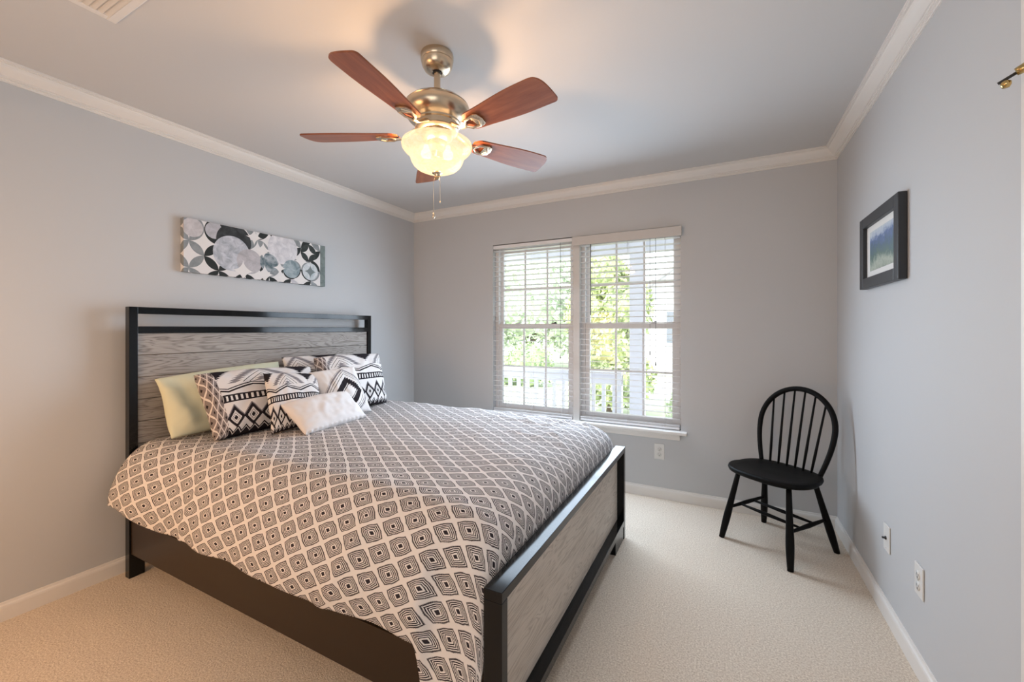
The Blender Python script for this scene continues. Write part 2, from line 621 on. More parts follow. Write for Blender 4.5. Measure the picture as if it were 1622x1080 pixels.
# ================================================================== windows
def window(name, x0, x1):
    e = bpy.data.objects.new(name, None); COL.objects.link(e); tag(e, kind='structure')
    z0, z1 = 0.516, WZ1
    bm = bmesh.new()                                        # vinyl main frame
    box(bm, x0, x0 + 0.030, YW + 0.055, YW + 0.135, z0, z1)
    box(bm, x1 - 0.030, x1, YW + 0.055, YW + 0.135, z0, z1)
    box(bm, x0 + 0.030, x1 - 0.030, YW + 0.055, YW + 0.135, z1 - 0.03, z1)
    box(bm, x0 + 0.030, x1 - 0.030, YW + 0.055, YW + 0.135, z0, z0 + 0.03)
    link('window_frame', bm, m_vinyl, e)
    zm = 1.292
    for sname, ya, yb, za, zb, st, rb in (('upper_sash', YW + 0.098, YW + 0.126, zm - 0.022, z1 - 0.03, 0.030, 0.03),
                                          ('lower_sash', YW + 0.066, YW + 0.095, z0 + 0.03, zm + 0.022, 0.036, 0.045)):
        a, b = x0 + 0.030, x1 - 0.030
        bm = bmesh.new()
        box(bm, a, a + st, ya, yb, za, zb, 0.002)
        box(bm, b - st, b, ya, yb, za, zb, 0.002)
        box(bm, a + st, b - st, ya, yb, zb - 0.040, zb, 0.002)
        box(bm, a + st, b - st, ya, yb, za, za + rb, 0.002)
        s_ = link(sname, bm, m_vinyl, e)
        gx0, gx1, gz0, gz1 = a + st, b - st, za + rb, zb - 0.040
        ym = (ya + yb) / 2
        bm = bmesh.new()
        for k in (1, 2):
            xx = gx0 + (gx1 - gx0) * k / 3
            box(bm, xx - 0.008, xx + 0.008, ym - 0.004, ym + 0.004, gz0, gz1)
        zz = (gz0 + gz1) / 2
        for k in range(3):
            xa = gx0 + (gx1 - gx0) * k / 3 + (0.008 if k else 0)
            xb = gx0 + (gx1 - gx0) * (k + 1) / 3 - (0.008 if k < 2 else 0)
            box(bm, xa, xb, ym - 0.004, ym + 0.004, zz - 0.008, zz + 0.008)
        link('muntin_grid', bm, m_vinyl, s_)
        bm = bmesh.new()
        vs = [bm.verts.new(p) for p in ((gx0, ym + 0.008, gz0), (gx1, ym + 0.008, gz0), (gx1, ym + 0.008, gz1), (gx0, ym + 0.008, gz1))]
        bm.faces.new(vs)
        link('glass_pane', bm, m_glass, s_, recalc=False)
        if sname == 'lower_sash':
            for fx in (0.27, 0.76):
                bm = bmesh.new()
                xx = a + (b - a) * fx
                box(bm, xx - 0.022, xx + 0.022, ya + 0.002, yb - 0.004, zb, zb + 0.008, 0.003)
                tube(bm, [(xx, (ya + yb) / 2, zb + 0.008), (xx + 0.02, (ya + yb) / 2 - 0.004, zb + 0.013)], 0.004, 8)
                link('sash_lock', bm, m_dark if fx > 0.5 else m_vinyl, s_)
    return e


XM = -1.079
window('window_1', WX0, XM - 0.027)
window('window_2', XM + 0.027, WX1)
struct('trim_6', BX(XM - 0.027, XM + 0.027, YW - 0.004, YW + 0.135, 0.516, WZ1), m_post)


def blind(label, x0, x1, ztop, zbot, valance, wand_x, cords):
    e = thing('window_blind', label, 'window blind', ((x0 + x1) / 2, YW + 0.022, zbot), 0, None)
    ox, oy, oz = (x0 + x1) / 2, YW + 0.022, zbot
    hw = (x1 - x0) / 2
    H = ztop - zbot
    link('headrail', BX(-hw, hw, -0.024, 0.026, H - 0.030, H, 0.002), m_blind, e)
    # slats: one mesh, curved thin louvres at 44.5 mm pitch
    bm = bmesh.new()
    pitch = 0.0450
    n = int((H - 0.075) / pitch)
    tilt = math.radians(-3)
    for i in range(n):
        zc = H - 0.052 - i * pitch
        rows = []
        for k in range(5):
            t = -0.0245 + 0.049 * k / 4
            rows.append((t * math.cos(tilt), zc + t * math.sin(tilt) + 0.0016 * (1 - (t / 0.0245) ** 2)))
        top = [[bm.verts.new((sx * (hw - 0.004), y, z + 0.0014)) for y, z in rows] for sx in (-1, 1)]
        bot = [[bm.verts.new((sx * (hw - 0.004), y, z - 0.0014)) for y, z in rows] for sx in (-1, 1)]
        for k in range(4):
            bm.faces.new((top[0][k], top[1][k], top[1][k + 1], top[0][k + 1]))
            bm.faces.new((bot[0][k + 1], bot[1][k + 1], bot[1][k], bot[0][k]))
        for sx in (0, 1):
            bm.faces.new([*top[sx], *bot[sx][::-1]])
        bm.faces.new((top[0][0], bot[0][0], bot[1][0], top[1][0]))
        bm.faces.new((top[0][4], top[1][4], bot[1][4], bot[0][4]))
    link('slats', bm, m_blind, e)
    bm = BX(-hw + 0.004, hw - 0.004, -0.025, 0.025, 0, 0.017, 0.003)
    box(bm, -hw + 0.004, hw - 0.004, -0.025, 0.025, 0.020, 0.024, 0.001)
    box(bm, -hw + 0.004, hw - 0.004, -0.025, 0.025, 0.027, 0.031, 0.001)
    link('bottom_rail', bm, m_blind, e)
    bm = bmesh.new()
    for cx in (-hw * 0.72, 0.0, hw * 0.72):
        for yy in (-0.0255, 0.0255):
            tube(bm, [(cx, yy, 0.01), (cx, yy, H - 0.03)], 0.0009, 5)
    link('ladder_cord', bm, m_cordw, e)
    if wand_x is not None:
        bm = bmesh.new()
        tube(bm, [(wand_x - ox, -0.032, H - 0.035), (wand_x - ox, -0.033, H - 0.05), (wand_x - ox, -0.034, H - 0.62)], [0.002, 0.0035, 0.0035], 8)
        link('tilt_wand', bm, m_cord, e)
    bm = bmesh.new()
    for c, zc in cords:
        tube(bm, [(c - ox, -0.030, H - 0.03), (c - ox, -0.031, zc - oz)], 0.0014, 6)
        lathe(bm, [(0, zc - oz - 0.03), (0.005, zc - oz - 0.028), (0.003, zc - oz), (0, zc - oz)], c - ox, -0.031, 10)
    link('pull_cord', bm, m_cord, e)
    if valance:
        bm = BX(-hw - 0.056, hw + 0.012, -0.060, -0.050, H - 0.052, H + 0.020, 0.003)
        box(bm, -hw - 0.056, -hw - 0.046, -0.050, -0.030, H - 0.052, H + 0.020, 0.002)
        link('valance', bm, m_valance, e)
    return e


blind('open white slatted blind on the left window without a valance', WX0 + 0.004, XM - 0.029, 2.022, 0.524, False, None, [(-1.215, 1.05)])
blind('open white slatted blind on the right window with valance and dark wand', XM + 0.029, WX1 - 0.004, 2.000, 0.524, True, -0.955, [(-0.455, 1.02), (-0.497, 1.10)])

# ================================================================== bed
bed = thing('bed', 'black lacquered bed frame with grey oak headboard and footboard panels', 'bed', (-1.62, 1.765, 0))
BO = Vector((-1.62, 1.765, 0))


def bpart(name, bm, mat, parent=bed, **k):
    bmesh.ops.translate(bm, verts=bm.verts[:], vec=-BO)
    return link(name, bm, mat, parent, **k)


HX0, HX1 = -2.722, -2.680
HY0, HY1 = 0.978, 2.592
for i, (y0, y1) in enumerate(((HY0, HY0 + 0.036), (HY1 - 0.036, HY1))):
    bm = BX(HX0, HX1, y0, y1, 0.0, 1.381, 0.0015)
    yy = (y0 + 0.001, y1 + 0.030) if i == 0 else (y0 - 0.030, y1 - 0.001)
    box(bm, HX0 + 0.003, HX1 - 0.003, yy[0], yy[1], 0.0, 0.125, 0.0015)
    bpart('headboard_post', bm, m_black)
bpart('headboard_rail', BX(HX0, HX1, HY0 + 0.036, HY1 - 0.036, 1.345, 1.381, 0.0015), m_black)
bpart('headboard_rail', BX(HX0, HX1, HY0 + 0.036, HY1 - 0.036, 1.245, 1.281, 0.0015), m_black)
bpart('headboard_rail', BX(HX0, HX1, HY0 + 0.036, HY1 - 0.036, 0.300, 0.336, 0.0015), m_black)
bm = bmesh.new()
z = 1.245
hy0, hy1 = HY0 + 0.037, HY1 - 0.037
while z > 0.36:
    zz = max(z - 0.1115, 0.336)
    box(bm, HX0 + 0.008, HX1 - 0.012, hy0, hy1, zz, z, 0.002)
    z -= 0.1145
bpart('headboard_panel', bm, m_headwood)
# side rails
for y0, y1 in ((0.985, 1.012), (2.558, 2.585)):
    bm = BX(HX1, -0.588, y0, y1, 0.122, 0.305, 0.003)
    bpart('side_rail', bm, m_reflect_brown)
# footboard
FX0, FX1, FY0, FY1, FZ = -0.592, -0.534, 0.982, 2.558, 0.550
for y0, y1 in ((FY0, FY0 + 0.034), (FY1 - 0.034, FY1)):
    bpart('footboard_post', BX(FX0, FX1, y0, y1, 0.0, FZ - 0.030, 0.0015), m_black)
bpart('footboard_rail', BX(FX0, FX1, FY0, FY1, FZ - 0.030, FZ, 0.0015), m_black)
bm = BX(FX0, FX1, FY0 + 0.034, FY1 - 0.034, 0.078, 0.112, 0.0015)
box(bm, FX0 + 0.004, FX1 - 0.003, FY1 - 0.24, FY1 - 0.034, 0, 0.078, 0.0015)
box(bm, FX0 + 0.004, FX1 - 0.003, FY0 + 0.034, FY0 + 0.24, 0, 0.078, 0.0015)
bpart('footboard_rail', bm, m_black)
bpart('footboard_panel', BX(FX0 + 0.004, FX0 + 0.016, FY0 + 0.034, FY1 - 0.034, 0.112, FZ - 0.030), m_footwood)
# slat support
bm = bmesh.new()
for k in range(12):
    xx = -2.6 + k * 0.165
    box(bm, xx, xx + 0.08, 1.012, 2.558, 0.225, 0.245)
bpart('slat_base', bm, m_reflect_brown)

bpart('mattress', BX(-2.64, -0.73, 1.085, 2.485, 0.247, 0.595, 0.05, 4), m_mattress)


# ---- duvet
def smooth(a, b, x):
    t = max(0.0, min(1.0, (x - a) / (b - a)))
    return t * t * (3 - 2 * t)


def make_duvet():
    bm = bmesh.new()
    uvl = bm.loops.layers.uv.new('UVMap')
    xs, NX = [], 230
    X0, X1 = -2.664, -0.600
    cols = []
    # along the bed: (x, top z, extra arc)
    path = []
    for i in range(NX + 1):
        t = i / NX
        path.append((X0 + (X1 - X0 - 0.0) * t,))
    ZT = 0.693
    NS, NTOP, NF = 74, 150, 24
    data = []
    for i in range(NX + 1):
        x = path[i][0]
        # drop of the top towards the foot
        e = max(0.0, (x + 0.89) / 0.29)
        zt = ZT - 0.178 * (1 - max(0.0, 1 - min(1, e) ** 2.8) ** 0.36)
        zt += 0.012 * math.sin((x + 2.66) / 1.8 * PI) * (1 - e)
        headf = 1 - smooth(-2.64, -2.12, x)
        zh = 0.340 + 0.075 * (1 - smooth(-2.66, -2.25, x)) + 0.006 * math.sin(x * 5.0) + 0.003 * math.sin(x * 17)
        cr = smooth(-0.815, -0.745, x)
        zh = zh * (1 - cr) + 0.07 * cr
        ytop = 1.155 - 0.06 * headf
        yhem = 0.950 - 0.052 * headf ** 1.3 - 0.004
        col = []
        # near drape + shoulder: from hem (k=0) up to top (k=NS)
        H_ = zt - zh
        pts = []
        for k in range(NS + 1):
            a = k / NS                       # 0 hem .. 1 top
            # superellipse shoulder: depth below top vs outwards
            zz = zh + H_ * (1 - (1 - a) ** 1.35)
            dz = zt - zz
            R = 0.155 - 0.02 * headf
            if dz < R:
                q = 1 - dz / R
                yy = (ytop - 0.125) + 0.125 * (1 - math.sqrt(max(0, 1 - q ** 2.2)))
            else:
                yy = ytop - 0.125
            # lean outwards towards the hem
            h = min(1.0, dz / max(0.3, H_))
            yy = yy + (yhem - (ytop - 0.125)) * smooth(0.0, 1.0, h * (1.15))
            # folds in the hanging part
            hang = smooth(0.05, 0.9, h)
            fold = math.sin(x * 9.5 + 1.4 * math.sin(x * 3.1) + dz * 3) * 0.008 + math.sin(x * 23 + dz * 5) * 0.003
            pl = math.exp(-((x + 2.02 + dz * 0.25) / 0.025) ** 2) * 0.009 + math.exp(-((x + 1.02 + dz * 0.5) / 0.035) ** 2) * 0.010
            yy -= (fold + 0.006) * hang * (1 - cr * 0.7) + pl * smooth(0.02, 0.3, h)
            if x > -0.8: yy = max(yy, 0.942)
            pts.append((x, yy, zz))
        # across the top
        yfar = 2.47
        y_start = pts[-1][1]
        for k in range(1, NTOP + 1):
            t = k / NTOP
            y = y_start + (yfar - y_start) * t
            zz = zt + 0.006 * math.sin(PI * t)
            pts.append((x, y, zz))
        for k in range(1, NF + 1):
            a = k / NF
            if a < 0.35:
                th = a / 0.35 * PI / 2
                pts.append((x, yfar + 0.115 * math.sin(th), zt - 0.115 * (1 - math.cos(th))))
            else:
                b = (a - 0.35) / 0.65
                pts.append((x, yfar + 0.115 + 0.012 * b, zt - 0.115 - 0.2 * b))
        # wrinkles
        out = []
        for (px, py, pz) in pts:
            n1 = noise.noise(Vector((px * 3.2, py * 3.2, pz * 3.2)))
            n2 = noise.noise(Vector((px * 9, py * 5, pz * 6 + 5)))
            n3 = noise.noise(Vector((px * 4 + py * 14, py * 4 - px * 3, 2.0)))
            top = smooth(0.45, 0.68, pz)
            far = smooth(1.7, 2.3, py) * smooth(-1.7, -1.1, px)
            n4 = abs(noise.noise(Vector((px * 5 + 3, py * 2.2 + px * 2, 4.0))))
            dz = 0.011 * n1 + 0.003 * n2 + 0.008 * max(0.0, 0.10 - n4) * 10 * (0.35 + 0.65 * far) + 0.010 * max(0, n3) * far * top
            py2 = py - 0.004 * n1 * (1 - top)
            pz2 = pz + dz * top
            if px < -2.62: px = max(px, -2.664)
            out.append((px, py2, pz2))
        data.append((x, zt, out))
    # tuck rows at the foot: fold down behind the footboard top
    tuck = []
    xl, zl, last = data[-1]
    for s in (0.03, 0.07):
        tuck.append((xl + 0.0005, 0, [(p[0] + 0.002, p[1], p[2] - s if p[1] > 1.0 else p[2]) for p in last]))
    allr = data + tuck
    grid = []
    for i, (x, zt, pts) in enumerate(allr):
        grid.append([bm.verts.new(p) for p in pts])
    # uv from arc length
    NSc = NS
    uvs = []
    xa = 0
    for i, (x, zt, pts) in enumerate(allr):
        if i:
            # arc along x at mid top
            a, b = allr[i - 1][2][NS + 40], pts[NS + 40]
            xa += (Vector(a) - Vector(b)).length
        s = [0.0] * len(pts)
        for k in range(NS + 8, len(pts)):
            s[k] = s[k - 1] + (Vector(pts[k]) - Vector(pts[k - 1])).length
        for k in range(NS + 6, -1, -1):
            s[k] = s[k + 1] - (Vector(pts[k]) - Vector(pts[k + 1])).length
        row = []
        for k, p in enumerate(pts):
            sy = s[k]
            a_ = 12.0 if sy > 0 else 10.0
            b_ = -12.0 if sy > 0 else -13.5
            # use real y on the top so that the lattice is straight there
            row.append((8.6 * xa + a_ * sy + 3, 7.4 * xa + b_ * sy + 40))
        uvs.append(row)
    for i in range(len(grid) - 1):
        for k in range(len(grid[0]) - 1):
            f = bm.faces.new((grid[i][k], grid[i + 1][k], grid[i + 1][k + 1], grid[i][k + 1]))
            f.smooth = True
            for lp, (ii, kk) in zip(f.loops, ((i, k), (i + 1, k), (i + 1, k + 1), (i, k + 1))):
                lp[uvl].uv = uvs[ii][kk]
    o = link('duvet', bm, m_duvet, None, recalc=True)
    tag(o, 'rumpled duvet with black concentric squares on cream, draped over the bed', 'duvet')
    md = o.modifiers.new('thick', 'SOLIDIFY'); md.thickness = 0.008; md.offset = -1
    return o


make_duvet()


# ---- pillows from four corner points (top-left, top-right, bottom-right, bottom-left)
def pillow(name, label, corners, thick, mat, cat='pillow', group=None, pinch=0.05, sag=0.02, seed=0, expo=0.42, flange=0.0, ruffle=False, fold=0.0, N=56, M=44):
    TL, TR, BR, BL = [Vector(c) + Vector((0, 0, 0.008)) for c in corners]
    nrm = ((TR - BL).cross(TL - BR)).normalized()
    if nrm.x < 0: nrm = -nrm
    cen = (TL + TR + BR + BL) / 4
    bm = bmesh.new()
    uvl = bm.loops.layers.uv.new('UVMap')
    wv, hv = (TR - TL).length, (TL - BL).length

    def P(a, b, side):
        aa, bb = a * 0.5 + 0.5, b * 0.5 + 0.5
        # pinch the edges between corners
        ka = 1 - pinch * (1 - b * b) ** 1.0
        kb = 1 - pinch * (1 - a * a) ** 1.0
        a2, b2 = a * ka * 0.5 + 0.5, b * kb * 0.5 + 0.5
        p = BL.lerp(BR, a2).lerp(TL.lerp(TR, a2), b2)
        ea = max(0.0, 1 - abs(a / (1 - flange)) ** 2.4) if abs(a) < 1 - flange else 0
        eb = max(0.0, 1 - abs(b / (1 - flange)) ** 2.4) if abs(b) < 1 - flange else 0
        h = thick * 0.5 * (ea * eb) ** expo
        nz = noise.noise(Vector((a * 2.3 + seed, b * 2.1, side * 3.0 + seed)))
        n2 = noise.noise(Vector((a * 6 + seed, b * 3.1, side * 5.0)))
        # creases running in from the corners
        cr = abs(math.sin((abs(a) - abs(b)) * 7 + nz * 3)) * (max(abs(a), abs(b)) ** 3)
        h *= 1 + 0.20 * nz + 0.07 * n2 - 0.10 * cr
        h += 0.003 * n2 * (1 - max(abs(a), abs(b)))
        h += fold * math.sin(a * 13 + b * 2.5) * max(0.0, -a) ** 1.2 * (1 - abs(b) ** 4) * side
        p = p + nrm * (h * side)
        p.z -= sag * (1 - abs(b)) * 0.0 + sag * max(0, b) * (1 - a * a) * -0.6
        if ruffle and b < -0.93:
            p = p + nrm * (0.008 * math.sin(a * 42)) 
        return p
    rows = {}
    for side in (1, -1):
        g = []
        for j in range(M + 1):
            b = -1 + 2 * j / M
            r = []
            for i in range(N + 1):
                a = -1 + 2 * i / N
                if side == -1 and (i in (0, N) or j in (0, M)):
                    r.append(rows[1][j][i])
                else:
                    r.append(bm.verts.new(P(math.sin(a * PI / 2) * 0.5 + a * 0.5, math.sin(b * PI / 2) * 0.5 + b * 0.5, side) - cen))
            g.append(r)
        rows[side] = g
        for j in range(M):
            for i in range(N):
                f = bm.faces.new((g[j][i], g[j][i + 1], g[j + 1][i + 1], g[j + 1][i]))
                f.smooth = True
                for lp, (ii, jj) in zip(f.loops, ((i, j), (i + 1, j), (i + 1, j + 1), (i, j + 1))):
                    lp[uvl].uv = (ii / N, jj / M)
    o = link(name, bm, mat, None)
    o.location = cen
    return tag(o, label, cat, group)


pillow('bed_pillow', 'pale green pillow slumped against the near side of the headboard', 
       [(-2.615, 1.055, 1.00), (-2.625, 1.73, 1.045), (-2.51, 1.70, 0.70), (-2.50, 1.08, 0.70)], 0.13, m_green, pinch=0.03, seed=3, fold=0.014, expo=0.36)
# hanging open end of its pillowcase
pillow('pillow_sham', 'patterned sham standing at the far side of the headboard, rearmost in black and white',
       [(-2.615, 1.745, 1.070), (-2.615, 2.34, 1.065), (-2.50, 2.30, 0.71), (-2.50, 1.745, 0.71)], 0.10, aztec('sham_print_a', False, 0.4), seed=11)
pillow('pillow_sham', 'patterned sham with diamond gusset leaning on the pale green pillow',
       [(-2.45, 1.155, 1.018), (-2.45, 1.83, 1.005), (-2.28, 1.74, 0.695), (-2.28, 1.17, 0.695)], 0.17, aztec('sham_print_b', True, 0.0), seed=5, expo=0.30, pinch=0.04)
pillow('pillow_sham', 'patterned sham at the window end of the bed beside the white accent cushion',
       [(-2.45, 1.86, 1.065), (-2.47, 2.46, 1.060), (-2.29, 2.37, 0.70), (-2.28, 1.86, 0.70)], 0.16, aztec('sham_print_c', True, 0.25), seed=8, expo=0.34, pinch=0.04)
pillow('throw_cushion', 'square zigzag patterned cushion leaning on the gusseted sham, left of the white cushions',
       [(-2.290, 1.420, 1.010), (-2.270, 1.745, 0.975), (-2.105, 1.68, 0.705), (-2.105, 1.35, 0.705)], 0.10, aztec('cushion_print', False, 0.15), 'cushion', seed=21, pinch=0.06)
pillow('throw_cushion', 'white square cushion with one black serrated diamond in its centre',
       [(-2.27, 1.69, 0.99), (-2.24, 2.01, 1.005), (-2.12, 2.05, 0.705), (-2.12, 1.73, 0.705)], 0.11, accent_mat(), 'cushion', seed=31, pinch=0.07)
pillow('lumbar_cushion', 'small plain white rectangular cushion with ruffled edge, front of the pillow pile',
       [(-2.145, 1.425, 0.845), (-2.115, 1.84, 0.865), (-2.010, 1.905, 0.705), (-1.945, 1.430, 0.705)], 0.11, m_white, 'cushion', seed=41, pinch=0.03, ruffle=True)

# ================================================================== canvas on the left wall
def canvas_mat():
    m = Mat('canvas_print', rough=0.7, spec=0.2)
    u, v = m.uv()                       # metres along / up the canvas
    nz = m.noise(m.vec(u, v, 0.0), 22, 5, 0.6, 0.8)
    nb = m.noise(m.vec(u, v, 4.0), 9, 3)
    s = 0.7071
    a = 0.112
    U, V = ((u - 0.105) * s + (v - 0.185) * s) / a, ((u - 0.105) * -s + (v - 0.185) * s) / a
    col = m.mix(nz * 0.25, (0.80, 0.78, 0.78), (0.62, 0.62, 0.63))
    x, y = (U + 0.5).fr() - 0.5, (V + 0.5).fr() - 0.5
    cu, cv = (U + 0.5).fl(), (V + 0.5).fl()
    for k, (dx, dy) in enumerate(((1, 0), (-1, 0), (0, 1), (0, -1))):
        d = ((x - dx).pow(2) + (y - dy).pow(2)).sqrt()
        ins = d.lt(0.707)
        # colour chosen per lens
        h = (((cu * 2 + dx) * 12.9 + (cv * 2 + dy) * 78.2).sin() * 437.5).fr()
        lens = m.mix(h.gt(0.50), (0.028, 0.034, 0.034), m.mix(h.gt(0.62), m.mix(nz, (0.42, 0.42, 0.46), (0.62, 0.62, 0.66)), m.mix(nz, (0.14, 0.17, 0.18), (0.40, 0.42, 0.44))))
        col = m.mix(ins, col, lens)

    def disc(cx, cy, r, c1, c2, col):
        d = ((u - cx) * (u - cx) + (v - cy) * (v - cy)).sqrt()
        return m.mix(d.lt(r), col, m.mix((nz - 0.35) * 3.0, c1, c2))

    def lensd(cx, cy, r, cx2, cy2, r2, c1, c2, col):
        d = ((u - cx) * (u - cx) + (v - cy) * (v - cy)).sqrt().lt(r) * ((u - cx2) * (u - cx2) + (v - cy2) * (v - cy2)).sqrt().lt(r2)
        return m.mix(d, col, m.mix((nz - 0.35) * 3.0, c1, c2))
    col = disc(0.045, 0.262, 0.055, (0.50, 0.48, 0.50), (0.66, 0.64, 0.66), col)
    col = disc(0.160, 0.268, 0.050, (0.40, 0.40, 0.43), (0.55, 0.55, 0.60), col)
    col = disc(0.275, 0.225, 0.105, (0.030, 0.034, 0.036), (0.06, 0.065, 0.07), col)
    col = disc(0.262, 0.145, 0.110, (0.36, 0.39, 0.44), (0.66, 0.68, 0.74), col)
    col = disc(0.370, 0.110, 0.080, (0.40, 0.39, 0.41), (0.56, 0.54, 0.57), col)
    col = disc(0.60, 0.235, 0.110, (0.56, 0.56, 0.60), (0.80, 0.79, 0.82), col)
    col = disc(0.500, 0.120, 0.062, (0.10, 0.15, 0.17), (0.48, 0.52, 0.56), col)
    col = disc(0.665, 0.100, 0.064, (0.18, 0.25, 0.28), (0.45, 0.52, 0.56), col)
    col = disc(0.815, 0.100, 0.064, (0.44, 0.52, 0.55), (0.76, 0.77, 0.80), col)
    col = disc(0.80, 0.235, 0.064, (0.03, 0.036, 0.036), (0.06, 0.07, 0.07), col)
    col = m.mix(u.gt(0.900), col, m.mix(nz, (0.07, 0.10, 0.10), (0.30, 0.36, 0.35)))
    # white concave stars over the discs

    def star(cx, cy, r, c, col):
        ax, ay = ((u - cx) / r).abs(), ((v - cy) / r).abs()
        d = (1 - ax).max(0.0) * (1 - ax).max(0.0) + (1 - ay).max(0.0) * (1 - ay).max(0.0)
        return m.mix(d.gt(1.0) * ax.lt(1.0) * ay.lt(1.0), col, c)
    wt = (0.80, 0.78, 0.77)
    for cx, cy, r, c in ((0.105, 0.185, 0.075, wt), (0.46, 0.20, 0.06, wt), (0.575, 0.095, 0.05, wt), (0.74, 0.165, 0.06, wt), (0.33, 0.045, 0.075, wt),
                         (0.47, 0.04, 0.07, wt), (0.40, 0.275, 0.06, wt), (0.80, 0.235, 0.055, wt), (0.815, 0.10, 0.055, (0.20, 0.24, 0.25)), (0.735, 0.035, 0.06, wt), (0.60, 0.03, 0.05, wt)):
        col = star(cx, cy, r, c, col)
    m.base(col)
    m.bump(m.noise(scale=500, detail=1), 0.1, 0.0005)
    return m.m


cv = thing('wall_canvas', 'long horizontal canvas of grey overlapping circles on the wall above the headboard', 'wall art', (XL, 1.249, 1.597))
bm = bmesh.new()
uvl = bm.loops.layers.uv.new('UVMap')
L_, H_, D_ = 0.944, 0.312, 0.036
vs = [bm.verts.new(p) for p in ((D_, 0, 0), (D_, L_, 0), (D_, L_, H_), (D_, 0, H_), (0.001, 0, 0), (0.001, L_, 0), (0.001, L_, H_), (0.001, 0, H_))]
for idx in ((0, 1, 2, 3), (4, 7, 6, 5), (0, 3, 7, 4), (1, 5, 6, 2), (3, 2, 6, 7), (0, 4, 5, 1)):
    f = bm.faces.new([vs[i] for i in idx])
    for lp in f.loops:
        lp[uvl].uv = (lp.vert.co.y + (lp.vert.co.x - D_) * (1 if lp.vert.co.y < 0.5 else -1), lp.vert.co.z)
link('printed_canvas', bm, canvas_mat(), cv)

# ================================================================== framed picture on the right wall
fr = thing('picture_frame', 'black framed small landscape painting with white mat on the right wall', 'picture', (XR, 2.397, 1.463))
FW, FH, FD = 0.515, 0.345, 0.030
hw = FW / 2
bm = bmesh.new()
bw = 0.050
box(bm, -FD, -0.001, -hw, -hw + bw, 0, FH, 0.003)
box(bm, -FD, -0.001, hw - bw, hw, 0, FH, 0.003)
box(bm, -FD, -0.001, -hw + bw, hw - bw, 0, bw, 0.003)
box(bm, -FD, -0.001, -hw + bw, hw - bw, FH - bw, FH, 0.003)
link('frame_moulding', bm, Mat('frame_black', (0.030, 0.034, 0.040), 0.4, spec=0.4).m, fr)
link('mat_board', BX(-0.012, -0.008, -hw + bw - 0.002, hw - bw + 0.002, bw - 0.002, FH - bw + 0.002), Mat('mat_white', (0.78, 0.78, 0.76), 0.7).m, fr)
m = Mat('painting', rough=0.6)
_x, _y, _z = m.xyz(m.obj())
n1 = m.noise(m.vec(_x, _y * 9, _z * 9), 1.3, 3, 0.6, 0.3)
n2 = m.noise(m.vec(_x, _y * 40, _z * 55), 1.2, 3, 0.7)
f = (_z - 0.045) / 0.25 + (n1 - 0.5) * 0.45 + (n2 - 0.5) * 0.25
m.base(m.ramp(f, [(0.05, (0.22, 0.27, 0.22)), (0.22, (0.42, 0.47, 0.40)), (0.38, (0.12, 0.19, 0.17)), (0.55, (0.10, 0.16, 0.22)), (0.68, (0.12, 0.18, 0.36)), (0.78, (0.42, 0.50, 0.62)), (0.95, (0.62, 0.66, 0.66))]))
link('painting', BX(-0.0135, -0.0125, -hw + bw + 0.024, hw - bw - 0.050, bw + 0.030, FH - bw - 0.030), m.m, fr)


# ================================================================== outlets
def outlet(name, label, cat, loc, rz, kind):
    e = thing(name, label, cat, loc, rz)
    # local: plate faces -y, wall plane y=0
    link('cover_plate', BX(-0.036, 0.036, -0.006, -0.0003, -0.058, 0.058, 0.003), m_plate, e)
    if kind == 'duplex':
        for zc in (-0.020, 0.020):
            bm = bmesh.new()
            lathe(bm, [(0, 0), (0.0165, 0), (0.0165, 0.0025), (0, 0.0025)], 0, 0, 28)
            bmesh.ops.rotate(bm, verts=bm.verts[:], cent=(0, 0, 0), matrix=Matrix.Rotation(PI / 2, 3, 'X'))
            bmesh.ops.translate(bm, verts=bm.verts[:], vec=(0, -0.0055, zc))
            soc = link('socket', bm, m_plate, e)
            bm = bmesh.new()
            box(bm, -0.0075, -0.0055, -0.0085, -0.0078, zc - 0.002, zc + 0.007)
            box(bm, 0.0055, 0.0075, -0.0085, -0.0078, zc - 0.002, zc + 0.006)
            box(bm, -0.002, 0.002, -0.0085, -0.0078, zc - 0.011, zc - 0.006)
            link('slot', bm, m_dark, soc)
    else:
        bm = bmesh.new()
        lathe(bm, [(0, 0.006), (0.0075, 0.006), (0.0075, 0.010), (0.0045, 0.010), (0.0045, 0.020), (0, 0.020)], 0, 0, 16)
        bmesh.ops.rotate(bm, verts=bm.verts[:], cent=(0, 0, 0), matrix=Matrix.Rotation(PI / 2, 3, 'X'))
        link('cable_connector', bm, m_dark, e)
    for zc in ((0,) if kind == 'duplex' else (-0.042, 0.042)):
        bm = bmesh.new()
        lathe(bm, [(0, 0.0055), (0.0028, 0.0055), (0.002, 0.0075), (0, 0.0075)], 0, 0, 10)
        bmesh.ops.rotate(bm, verts=bm.verts[:], cent=(0, 0, 0), matrix=Matrix.Rotation(PI / 2, 3, 'X'))
        bmesh.ops.translate(bm, verts=bm.verts[:], vec=(0, 0, zc))
        link('screw', bm, m_plate, e)
    return e


outlet('wall_outlet', 'white duplex outlet on the window wall below the sill', 'outlet', (-0.430, YW, 0.348), 0, 'duplex')
outlet('wall_outlet', 'white duplex outlet on the right wall, nearer the camera', 'outlet', (XR, 2.025, 0.346), -PI / 2, 'duplex')
outlet('cable_jack', 'white cable jack plate with dark connector low on the right wall', 'cable jack', (XR, 2.361, 0.351), -PI / 2, 'coax')

